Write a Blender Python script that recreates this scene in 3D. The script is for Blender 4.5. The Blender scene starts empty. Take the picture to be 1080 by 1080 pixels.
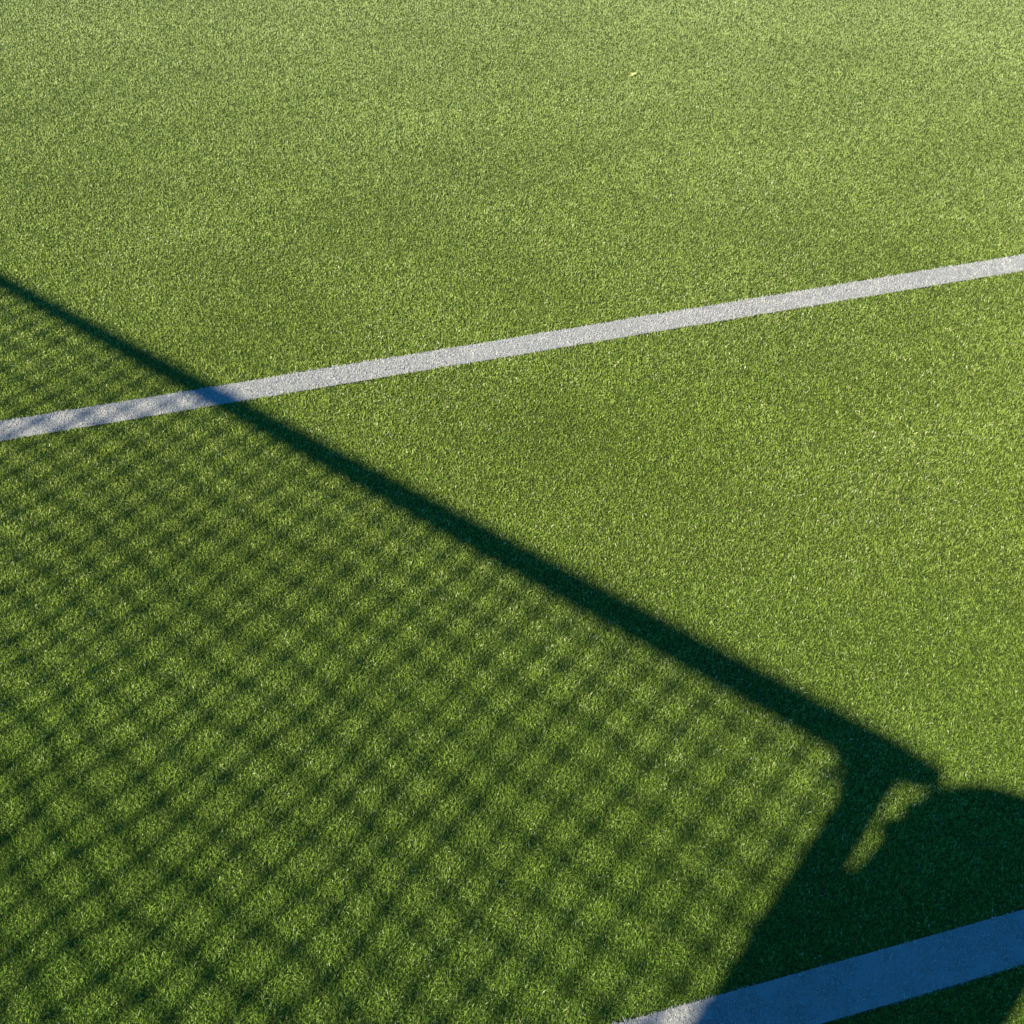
import bpy, bmesh, math
import numpy as np
from mathutils import Vector, Matrix
rng = np.random.default_rng(7)
scene = bpy.context.scene
scene.view_settings.view_transform = 'Standard'
scene.view_settings.look = 'None'
scene.view_settings.exposure = 0
scene.view_settings.gamma = 1

# ------------------------------------------------------------------ helpers
def link(o):
    scene.collection.objects.link(o); return o
def mesh_obj(name, me, mat=None, parent=None):
    o = bpy.data.objects.new(name, me); link(o)
    if mat: me.materials.append(mat)
    if parent: o.parent = parent
    return o
def new_mat(name):
    m = bpy.data.materials.new(name); m.use_nodes = True
    nt = m.node_tree
    return m, nt, nt.nodes['Principled BSDF']
def N(nt, t, **kw):
    n = nt.nodes.new(t)
    for k, v in kw.items(): setattr(n, k, v)
    return n
def simple_mat(name, col, rough=.5, metal=0, noise=.15, scale=30):
    m, nt, b = new_mat(name)
    tc = N(nt, 'ShaderNodeTexCoord'); no = N(nt, 'ShaderNodeTexNoise'); no.inputs['Scale'].default_value = scale
    nt.links.new(tc.outputs['Object'], no.inputs['Vector'])
    r = N(nt, 'ShaderNodeValToRGB')
    r.color_ramp.elements[0].position = .3; r.color_ramp.elements[1].position = .7
    r.color_ramp.elements[0].color = (*[c*(1-noise) for c in col], 1)
    r.color_ramp.elements[1].color = (*[min(1, c*(1+noise)) for c in col], 1)
    nt.links.new(no.outputs['Fac'], r.inputs['Fac']); nt.links.new(r.outputs['Color'], b.inputs['Base Color'])
    b.inputs['Roughness'].default_value = rough; b.inputs['Metallic'].default_value = metal
    return m

# ------------------------------------------------------------------ geometry of the place (metres)
CAM_H = 1.6
SUN_EL = math.radians(40)
d = np.array([.55, .835]); d /= np.linalg.norm(d)      # ground direction shadows fall
def dirn(slope):
    v = np.array([1, slope]); v /= np.linalg.norm(v); return v, np.array([-v[1], v[0]])
LINE_W = .078
lines = [(np.array([.112, 2.873]), *dirn(.334)), (np.array([.449, 1.143]), *dirn(.314))]

# ------------------------------------------------------------------ materials
def fibre_mat(name, white=False):
    m, nt, b = new_mat(name)
    at = N(nt, 'ShaderNodeAttribute', attribute_name='tint')
    r = N(nt, 'ShaderNodeValToRGB'); cr = r.color_ramp
    if white:
        cr.elements[0].color = (.36, .38, .37, 1); cr.elements[1].color = (.86, .86, .85, 1)
        e = cr.elements.new(.3); e.color = (.66, .67, .66, 1)
    else:
        cr.elements[0].color = (.13, .22, .034, 1); cr.elements[0].position = 0
        cr.elements[1].color = (.88, .90, .56, 1); cr.elements[1].position = 1
        e = cr.elements.new(.5); e.color = (.32, .455, .068, 1)
        e = cr.elements.new(.85); e.color = (.50, .62, .16, 1)
    nt.links.new(at.outputs['Fac'], r.inputs['Fac'])
    geo = N(nt, 'ShaderNodeNewGeometry')
    no = N(nt, 'ShaderNodeTexNoise'); no.inputs['Scale'].default_value = 2.2; no.inputs['Detail'].default_value = 7
    nt.links.new(geo.outputs['Position'], no.inputs['Vector'])
    mr = N(nt, 'ShaderNodeMapRange'); mr.inputs[1].default_value = .3; mr.inputs[2].default_value = .7
    mr.inputs[3].default_value = .95 if white else .87; mr.inputs[4].default_value = 1.05 if white else 1.13
    nt.links.new(no.outputs['Fac'], mr.inputs[0])
    mx = N(nt, 'ShaderNodeVectorMath', operation='SCALE')
    nt.links.new(r.outputs['Color'], mx.inputs[0]); nt.links.new(mr.outputs[0], mx.inputs['Scale'])
    col = mx.outputs[0]
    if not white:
        # view-angle brightening put into the pile colour: paler far off, deeper green near
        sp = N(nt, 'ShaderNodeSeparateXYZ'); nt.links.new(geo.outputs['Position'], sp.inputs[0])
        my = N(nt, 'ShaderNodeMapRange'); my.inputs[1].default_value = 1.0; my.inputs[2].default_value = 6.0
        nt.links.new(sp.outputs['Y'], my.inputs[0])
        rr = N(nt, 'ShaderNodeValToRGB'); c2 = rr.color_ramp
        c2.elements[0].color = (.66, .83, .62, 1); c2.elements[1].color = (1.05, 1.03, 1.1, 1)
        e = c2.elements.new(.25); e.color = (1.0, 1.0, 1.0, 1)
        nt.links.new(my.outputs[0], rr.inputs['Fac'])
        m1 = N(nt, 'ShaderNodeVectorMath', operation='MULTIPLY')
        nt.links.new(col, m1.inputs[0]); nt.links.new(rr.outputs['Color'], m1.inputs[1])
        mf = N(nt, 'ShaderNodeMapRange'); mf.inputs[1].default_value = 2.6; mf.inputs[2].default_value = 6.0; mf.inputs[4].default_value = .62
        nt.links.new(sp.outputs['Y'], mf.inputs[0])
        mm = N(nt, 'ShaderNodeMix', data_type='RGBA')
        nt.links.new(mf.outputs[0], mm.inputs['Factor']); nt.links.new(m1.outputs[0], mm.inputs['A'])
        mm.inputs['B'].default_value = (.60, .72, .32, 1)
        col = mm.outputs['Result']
    nt.links.new(col, b.inputs['Base Color'])
    b.inputs['Roughness'].default_value = .6
    b.inputs['Specular IOR Level'].default_value = .12
    return m
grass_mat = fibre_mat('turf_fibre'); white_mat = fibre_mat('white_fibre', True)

def ground_mat():
    m, nt, b = new_mat('turf_base')
    geo = N(nt, 'ShaderNodeNewGeometry')
    n1 = N(nt, 'ShaderNodeTexNoise'); n1.inputs['Scale'].default_value = 160; n1.inputs['Detail'].default_value = 4
    n2 = N(nt, 'ShaderNodeTexNoise'); n2.inputs['Scale'].default_value = .8; n2.inputs['Detail'].default_value = 6
    for n in (n1, n2): nt.links.new(geo.outputs['Position'], n.inputs['Vector'])
    r = N(nt, 'ShaderNodeValToRGB')
    r.color_ramp.elements[0].position = .35; r.color_ramp.elements[0].color = (.05, .08, .01, 1)
    r.color_ramp.elements[1].position = .65; r.color_ramp.elements[1].color = (.18, .27, .035, 1)
    nt.links.new(n1.outputs['Fac'], r.inputs['Fac'])
    mr = N(nt, 'ShaderNodeMapRange'); mr.inputs[3].default_value = .8; mr.inputs[4].default_value = 1.2
    nt.links.new(n2.outputs['Fac'], mr.inputs[0])
    mx = N(nt, 'ShaderNodeVectorMath', operation='SCALE')
    nt.links.new(r.outputs['Color'], mx.inputs[0]); nt.links.new(mr.outputs[0], mx.inputs['Scale'])
    nt.links.new(mx.outputs[0], b.inputs['Base Color'])
    bp = N(nt, 'ShaderNodeBump'); bp.inputs['Distance'].default_value = .01
    nt.links.new(n1.outputs['Fac'], bp.inputs['Height']); nt.links.new(bp.outputs[0], b.inputs['Normal'])
    b.inputs['Roughness'].default_value = .9
    return m

# ------------------------------------------------------------------ ground
me = bpy.data.meshes.new('ground')
me.from_pydata([(-400, -400, 0), (400, -400, 0), (400, 400, 0), (-400, 400, 0)], [], [(0, 1, 2, 3)])
g = mesh_obj('ground', me, ground_mat()); g['kind'] = 'structure'; g['label'] = 'green artificial turf sports pitch'

# ------------------------------------------------------------------ fibres
N0 = 330000
X0, X1, Y0, Y1 = -3.6, 3.6, .9, 7.4
nc = int((X1-X0)*(Y1-Y0)*N0)
P = np.empty((nc, 2), dtype=np.float32)
P[:, 0] = rng.random(nc, dtype=np.float32)*(X1-X0)+X0; P[:, 1] = rng.random(nc, dtype=np.float32)*(Y1-Y0)+Y0
dens = np.minimum(1, (1.4/P[:, 1])**1.25).astype(np.float32)
keep = (np.abs(P[:, 0]) < .41*P[:, 1]+.42) & (rng.random(nc, dtype=np.float32) < dens)
P = P[keep]; dens = dens[keep]
rag = .0006*rng.standard_normal(len(P))
onl = []
for c, ld, ln in lines:
    a = P @ ld
    onl.append(np.abs((P-c) @ ln + rag + .0012*np.sin(a*9)+.0006*np.sin(a*23+1)) < LINE_W/2)

def fibres(P, dens, wmul=1.0, hmul=1.0, lmul=1.0):
    n = len(P)
    sc = dens**-.5
    h = rng.uniform(.0032, .0074, n)*hmul*(sc**.25)
    x, y = P[:, 0], P[:, 1]
    slow = np.sin(x*5.1+1.3*np.sin(y*3.7))*np.sin(y*4.3+1.1*np.sin(x*2.9))
    med = np.sin(x*47+2*np.sin(y*31))*np.sin(y*43+2*np.sin(x*37))
    fine = np.sin(x*290+2.5*np.sin(y*150))*np.sin(y*260+2.5*np.sin(x*170))
    h *= 1+.06*slow+.10*med+.28*fine
    az = rng.uniform(0, 2*math.pi, n)
    lean = rng.uniform(.1, .8, n)*lmul
    lx = np.cos(az)*lean+.08*slow+.03; ly = np.sin(az)*lean+.08*med-.03
    wa = rng.uniform(0, 2*math.pi, n)
    w = rng.uniform(.0008, .0015, n)*wmul*sc
    wx, wy = np.cos(wa)*w*.5, np.sin(wa)*w*.5
    wz = rng.uniform(-.8, .8, n)*w*.5
    V = np.empty((n, 4, 3), dtype=np.float32)
    V[:, 0] = np.stack([x, y, np.zeros(n)], 1)
    mx, my, mz = x+lx*h*.5, y+ly*h*.5, h*.74
    V[:, 1] = np.stack([mx+wx, my+wy, mz+wz], 1); V[:, 3] = np.stack([mx-wx, my-wy, mz-wz], 1)
    V[:, 2] = np.stack([x+lx*h*1.15, y+ly*h*1.15, h*(1.05-.22*np.minimum(1, np.hypot(lx, ly)))], 1)
    tint = np.clip(rng.beta(2.0, 2.2, n), 0, 1)
    spark = rng.random(n) < .04
    tint[spark] = rng.uniform(.86, 1, spark.sum())
    tint = np.clip(tint*.97+.05*slow+.07*fine, 0, 1)
    return V, tint

def fibre_mesh(name, V, tint, mat, extra=None):
    n = len(V)
    verts = V.reshape(-1, 3)
    F = np.arange(n*4, dtype=np.int32).reshape(-1, 4)
    tv = np.repeat(tint, 4).astype(np.float32)
    if extra is not None:
        ev = np.array(extra, dtype=np.float32)
        F = np.concatenate([F, (np.arange(4)+len(verts))[None, :]], 0)
        verts = np.concatenate([verts, ev], 0); tv = np.concatenate([tv, np.full(4, .1, np.float32)])
    me = bpy.data.meshes.new(name)
    me.vertices.add(len(verts)); me.vertices.foreach_set('co', verts.astype(np.float32).ravel())
    me.loops.add(F.size); me.loops.foreach_set('vertex_index', F.astype(np.int32).ravel())
    me.polygons.add(len(F)); me.polygons.foreach_set('loop_start', np.arange(len(F), dtype=np.int32)*4)
    me.update(calc_edges=True)
    a = me.attributes.new('tint', 'FLOAT', 'POINT'); a.data.foreach_set('value', tv)
    return mesh_obj(name, me, mat)

gm = ~(onl[0] | onl[1])
V, t = fibres(P[gm], dens[gm])
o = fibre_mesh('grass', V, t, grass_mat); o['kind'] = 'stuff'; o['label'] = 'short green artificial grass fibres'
print('blades', len(V))
for k in range(2):
    m_ = onl[k]
    pp = np.concatenate([P[m_], P[m_]+rng.normal(0, .001, P[m_].shape)]).astype(np.float32)
    dd = np.concatenate([dens[m_]]*2)
    V, t = fibres(pp, dd, 1.0, 1.0, .5)
    c, ld, ln = lines[k]; L = 30
    q = [c-ld*L-ln*LINE_W/2, c+ld*L-ln*LINE_W/2, c+ld*L+ln*LINE_W/2, c-ld*L+ln*LINE_W/2]
    o = fibre_mesh('pitch_line', V, t, white_mat, [(p[0], p[1], .004) for p in q])
    o['kind'] = 'structure'; o['label'] = 'white pitch marking line woven into the turf'

# ------------------------------------------------------------------ tubes
def tube(bm, pts, r, seg=16, caps=True):
    pts = [Vector(p) for p in pts]; rings = []
    if not isinstance(r, (list, tuple)): r = [r]*len(pts)
    for i, p in enumerate(pts):
        a = pts[max(i-1, 0)]; b = pts[min(i+1, len(pts)-1)]
        t = (b-a).normalized()
        up = Vector((0, 0, 1)) if abs(t.z) < .95 else Vector((1, 0, 0))
        s = t.cross(up).normalized(); u = s.cross(t)
        rings.append([bm.verts.new(p+r[i]*(math.cos(2*math.pi*k/seg)*s+math.sin(2*math.pi*k/seg)*u)) for k in range(seg)])
    for A, B in zip(rings, rings[1:]):
        for k in range(seg):
            bm.faces.new((A[k], A[(k+1) % seg], B[(k+1) % seg], B[k]))
    if caps:
        bm.faces.new(rings[0][::-1]); bm.faces.new(rings[-1])
def bm_obj(name, bm, mat, parent=None, smooth=True):
    bmesh.ops.recalc_face_normals(bm, faces=bm.faces)
    me = bpy.data.meshes.new(name); bm.to_mesh(me); bm.free()
    if smooth:
        for p in me.polygons: p.use_smooth = len(p.vertices) == 4
    return mesh_obj(name, me, mat, parent)

# ------------------------------------------------------------------ goal (local: x along crossbar away from near post, y to the back, z up)
alu = simple_mat('painted_metal', (.75, .75, .74), .35)
cord = simple_mat('net_cord', (.7, .7, .68), .8)
steel = simple_mat('galvanised_steel', (.4, .41, .42), .4, .8)
foot = Vector((-.729, -.434, 0))
bdir = Vector((-.752, .659, 0)).normalized(); back = Vector((-.659, -.752, 0)).normalized()
goal = bpy.data.objects.new('football_goal', None); link(goal)
M = Matrix((( bdir.x, back.x, 0, foot.x), (bdir.y, back.y, 0, foot.y), (0, 0, 1, 0), (0, 0, 0, 1)))
if M.to_3x3().determinant() < 0:
    MIR = -1
    M = Matrix((( -bdir.x, back.x, 0, foot.x), (-bdir.y, back.y, 0, foot.y), (0, 0, 1, 0), (0, 0, 0, 1)))
else: MIR = 1
goal.matrix_world = M
goal['label'] = 'white tubular football goal with netting standing on the turf'; goal['category'] = 'goal'
GW, GH, GD = 5.0, 2.0, .55
X = lambda v: v*MIR
bm = bmesh.new(); tube(bm, [(X(-.088), 0, GH+.010), (X(-.055), 0, GH+.002), (X(0), 0, GH), (X(.6), 0, GH), (X(2.5), 0, GH), (X(GW+.075), 0, GH)], [.017, .027, .032, .029, .0175, .0175], 20); bm_obj('crossbar', bm, alu, goal)
for xx, s in ((0, 1), (GW, -1)):
    bm = bmesh.new(); tube(bm, [(X(xx), 0, 0.0), (X(xx), 0, GH-.034)], .036, 20); bm_obj('post', bm, alu, goal)
    bm = bmesh.new()   # corner gusset
    v = [(X(xx), -.006, GH-.03), (X(xx+s*.09), -.006, GH-.03), (X(xx+s*.052), -.006, GH-.055), (X(xx+s*.038), -.006, GH-.10), (X(xx), -.006, GH-.14)]
    v2 = [(a, .006, c) for a, b_, c in v]
    A = [bm.verts.new(p) for p in v]; B = [bm.verts.new(p) for p in v2]
    bm.faces.new(A); bm.faces.new(B[::-1])
    for i in range(5): bm.faces.new((A[i], A[(i+1) % 5], B[(i+1) % 5], B[i]))
    bm_obj('corner_bracket', bm, steel, goal, False)
    bm = bmesh.new(); tube(bm, [(X(xx), .03, GH-.05), (X(xx), GD, .04)], .022, 12); bm_obj('back_stay', bm, alu, goal)
    bm = bmesh.new(); tube(bm, [(X(xx), .03, .03), (X(xx), GD+.02, .03)], .025, 12); bm_obj('ground_bar', bm, alu, goal)
bm = bmesh.new(); tube(bm, [(X(-.03), GD+.04, .03), (X(GW+.03), GD+.04, .03)], .025, 12); bm_obj('rear_bar', bm, alu, goal)
# net
nu = 86; cell = GW/nu; R = .0053
Ls = math.hypot(GH-.06, GD); nv = int(round(Ls/.051))
def npnt(i, j):
    u = i*cell; f = j/nv
    sag = math.sin(math.pi*f)
    q = sag+.12
    y = GD*f + sag*(.04*math.sin(u*2.1)+.05+.02*math.sin(u*5.3+j*.21))
    z = (GH-.01)*(1-f)+.05*f - .026*sag*math.sin(u*3.3+.7) - .012*math.sin(u*9.1+j*.6)*q - .008*math.sin(u*31+j*1.3)*q
    x = u + (.018*math.sin(j*.35+u*2)+.008*math.sin(u*17+j*1.5)+.006*math.sin(u*43-j*.9))*q*min(1, u*3)*min(1, (GW-u)*3)
    return (X(x), y, z)
bm = bmesh.new()
for i in range(nu+1): tube(bm, [npnt(i, j) for j in range(nv+1)], R*float(rng.uniform(.92, 1.18)), 5)
for j in range(nv+1): tube(bm, [npnt(i, j) for i in range(nu+1)], R*float(rng.uniform(.80, 1.02)), 5)
for i in range(nu+1):
    for j in range(nv+1):
        p = Vector(npnt(i, j)); r = float(rng.uniform(.012, .0175))
        vs = [bm.verts.new(p+Vector(q)*r) for q in ((1, 0, 0), (0, 1, 0), (-1, 0, 0), (0, -1, 0), (0, 0, 1), (0, 0, -1))]
        for k in range(4):
            bm.faces.new((vs[k], vs[(k+1) % 4], vs[4])); bm.faces.new((vs[(k+1) % 4], vs[k], vs[5]))
# lacing that ties the net to the crossbar
hel = []
for k in range(int(nu*8)):
    u = .04+k/8*cell*.98; rb = (.029+(.0175-.029)*min(1, max(0, (u-.6)/1.9)))+.004
    a = 2*math.pi*k/8
    hel.append((X(u), rb*math.cos(a), GH+rb*math.sin(a)))
tube(bm, hel, .0035, 4)
for xx in (0, GW):
    for j in range(1, nv, 2):
        q = npnt(0, j); tube(bm, [(X(xx), 0.0, q[2]), (X(xx), q[1], q[2])], .004, 5)
    for k in range(1, 7):
        f = k/7; tube(bm, [(X(xx), GD*f, .05), (X(xx), GD*f, GH*(1-f))], .004, 5)
bm_obj('net', bm, cord, goal)

# ------------------------------------------------------------------ person
def skin_body(name, V, E, rad, mat, parent, root=0, sub=2):
    me = bpy.data.meshes.new(name); me.from_pydata(V, E, [])
    o = bpy.data.objects.new(name, me); link(o)
    md = o.modifiers.new('s', 'SKIN'); md.use_smooth_shade = True
    for i, r in enumerate(rad):
        me.skin_vertices[0].data[i].radius = r if isinstance(r, tuple) else (r, r)
    me.skin_vertices[0].data[root].use_root = True
    sb = o.modifiers.new('b', 'SUBSURF'); sb.levels = sub; sb.render_levels = sub
    dg = bpy.context.evaluated_depsgraph_get()
    m2 = bpy.data.meshes.new_from_object(o.evaluated_get(dg))
    bpy.data.objects.remove(o)
    o = bpy.data.objects.new(name, m2); link(o); m2.materials.clear(); m2.materials.append(mat)
    o.parent = parent
    for p in m2.polygons: p.use_smooth = True
    return o
def body_mat():
    m, nt, b = new_mat('clothed_body')
    tc = N(nt, 'ShaderNodeTexCoord'); sp = N(nt, 'ShaderNodeSeparateXYZ'); nt.links.new(tc.outputs['Object'], sp.inputs[0])
    r = N(nt, 'ShaderNodeValToRGB'); r.color_ramp.interpolation = 'CONSTANT'
    mr = N(nt, 'ShaderNodeMapRange'); mr.inputs[1].default_value = 0; mr.inputs[2].default_value = 1.8
    nt.links.new(sp.outputs['Z'], mr.inputs[0]); nt.links.new(mr.outputs[0], r.inputs['Fac'])
    cr = r.color_ramp
    cr.elements[0].position = 0; cr.elements[0].color = (.5, .5, .5, 1)
    cr.elements[1].position = .05; cr.elements[1].color = (.03, .035, .05, 1)
    e = cr.elements.new(.545); e.color = (.05, .08, .14, 1)
    e = cr.elements.new(.885); e.color = (.5, .3, .2, 1)
    nt.links.new(r.outputs['Color'], b.inputs['Base Color']); b.inputs['Roughness'].default_value = .8
    return m
V = [(0, 0, .96), (0, 0, 1.15), (-.01, 0, 1.36), (.008, 0, 1.508), (-.015, 0, 1.562), (-.038, 0, 1.61), (-.050, 0, 1.66), (-.05, 0, 1.69)]
Rr = [(.14, .15), (.165, .15), (.20, .17), (.162, .13), (.126, .10), (.114, .09), (.11, .08), (.08, .065)]
E = [(i, i+1) for i in range(7)]
for s in (1, -1):
    b0 = len(V)
    if s == 1:   # arm raised, hand on the post (post axis at local x .13, y .31)
        V += [(.0, .17, 1.46), (.05, .40, 1.50), (.075, .322, 1.635), (.078, .312, 1.67), (.082, .302, 1.695)]
    else:
        V += [(-.11, -.175, 1.45), (-.09, -.235, 1.17), (.06, -.20, .98), (.12, -.18, .94), (.15, -.17, .92)]
    Rr += [.085, .06, .038, (.028, .024), (.03, .022)]
    E += [(2, b0), (b0, b0+1), (b0+1, b0+2), (b0+2, b0+3), (b0+3, b0+4)]
    for k, (oz, L) in enumerate(((.034, .068), (.012, .078), (-.010, .073), (-.030, .058))):
        c0 = len(V)
        if s == 1:
            z = 1.695+oz
            V += [(.085, .352, z), (.13, .363, z-.002), (.13+L*.62, .342, z-.004)]
        else:
            V += [(.185, -.17+oz, .915), (.185+L*.5, -.17+oz*1.1, .900), (.185+L*.85, -.17+oz*1.1, .878)]
        Rr += [.0095, .0088, .0075]
        E += [(b0+4, c0), (c0, c0+1), (c0+1, c0+2)]
    c0 = len(V)
    if s == 1: V += [(.10, .262, 1.68), (.145, .259, 1.69)]
    else: V += [(.135, -.133, .935), (.165, -.113, .925)]
    Rr += [.011, .009]; E += [(b0+3, c0), (c0, c0+1)]
    l0 = len(V)
    V += [(0, s*.09, .88), (.02, s*.10, .50), (-.02, s*.105, .10), (.05, s*.11, .05), (.15, s*.12, .04)]
    Rr += [(.095, .09), .058, .04, .04, .033]
    E += [(0, l0), (l0, l0+1), (l0+1, l0+2), (l0+2, l0+3), (l0+3, l0+4)]
person = bpy.data.objects.new('person', None); link(person)
person.location = (-.448, -.253, 0); person.rotation_euler = (0, 0, math.radians(146.6))
person['label'] = 'standing person in dark jacket holding a goal post on turf'; person['category'] = 'person'
body = skin_body('body', V, E, Rr, body_mat(), person)
hairm = simple_mat('brown_hair', (.05, .03, .02), .7); skinm = simple_mat('skin', (.5, .3, .2), .6); eyem = simple_mat('eye_white', (.6, .6, .6), .3)
def blob(name, c, r, mat, cut=None):
    bm = bmesh.new(); bmesh.ops.create_uvsphere(bm, u_segments=24, v_segments=16, radius=1)
    for v in bm.verts:
        v.co = Vector((v.co.x*r[0], v.co.y*r[1], v.co.z*r[2]))
        if cut: cut(v)
        v.co += Vector(c)
    return bm_obj(name, bm, mat, person)
def hc(v):
    if v.co.x > .10 and v.co.z < -.05: v.co.x = .10 + (v.co.x-.10)*.3
blob('hair', (-.066, 0, 1.652), (.143, .11, .090), hairm, hc)
blob('nose', (.078, 0, 1.632), (.018, .012, .022), skinm)
blob('mouth', (.070, 0, 1.597), (.008, .024, .006), simple_mat('lip', (.4, .15, .12), .5))
for s in (1, -1):
    blob('eye', (.072, s*.03, 1.652), (.011, .013, .009), eyem)
    blob('ear', (-.035, s*.108, 1.64), (.018, .009, .03), skinm)

# ------------------------------------------------------------------ fallen leaf
bm = bmesh.new()
out = []
for k in range(14):
    a = 2*math.pi*k/14; r = .0075*(1+.25*math.cos(3*a))
    out.append(bm.verts.new((r*1.4*math.cos(a), r*math.sin(a), .004*math.cos(2*a))))
c = bm.verts.new((0, 0, -.001))
for k in range(14): bm.faces.new((out[k], out[(k+1) % 14], c))
leaf = bm_obj('fallen_leaf', bm, simple_mat('yellow_leaf', (.78, .85, .25), .6, scale=200), None, False)
leaf.location = (.395, 4.64, .014); leaf.rotation_euler = (.5, .1, .3)
leaf['label'] = 'tiny pale yellow fallen leaf lying on turf'; leaf['category'] = 'leaf'

# ------------------------------------------------------------------ light
w = bpy.data.worlds.new('World'); scene.world = w; w.use_nodes = True
nt = w.node_tree; bg = nt.nodes['Background']
sky = N(nt, 'ShaderNodeTexSky', sky_type='NISHITA'); sky.sun_disc = False
sky.sun_elevation = SUN_EL; sky.sun_rotation = math.atan2(-d[0], -d[1]) % (2*math.pi)
sky.ozone_density = 6; sky.dust_density = .2; sky.air_density = 1.0
mul = N(nt, 'ShaderNodeVectorMath', operation='MULTIPLY'); mul.inputs[1].default_value = (.14, .84, 1.22)
nt.links.new(sky.outputs[0], mul.inputs[0]); nt.links.new(mul.outputs[0], bg.inputs[0]); bg.inputs[1].default_value = .08
sl = bpy.data.lights.new('sun', 'SUN'); sl.energy = 5.0; sl.angle = math.radians(.56); sl.color = (1, .89, .68)
so = bpy.data.objects.new('sun', sl); link(so)
tosun = Vector((-d[0]*math.cos(SUN_EL), -d[1]*math.cos(SUN_EL), math.sin(SUN_EL)))
so.rotation_euler = tosun.to_track_quat('Z', 'Y').to_euler(); so.location = tosun*20

# ------------------------------------------------------------------ camera
cd = bpy.data.cameras.new('camera'); cd.lens = 50; cd.sensor_width = 36; cd.clip_start = .02; cd.clip_end = 2000
co = bpy.data.objects.new('camera', cd); link(co)
co.location = (0, 0, CAM_H); co.rotation_euler = (math.radians(54), 0, 0)
scene.camera = co
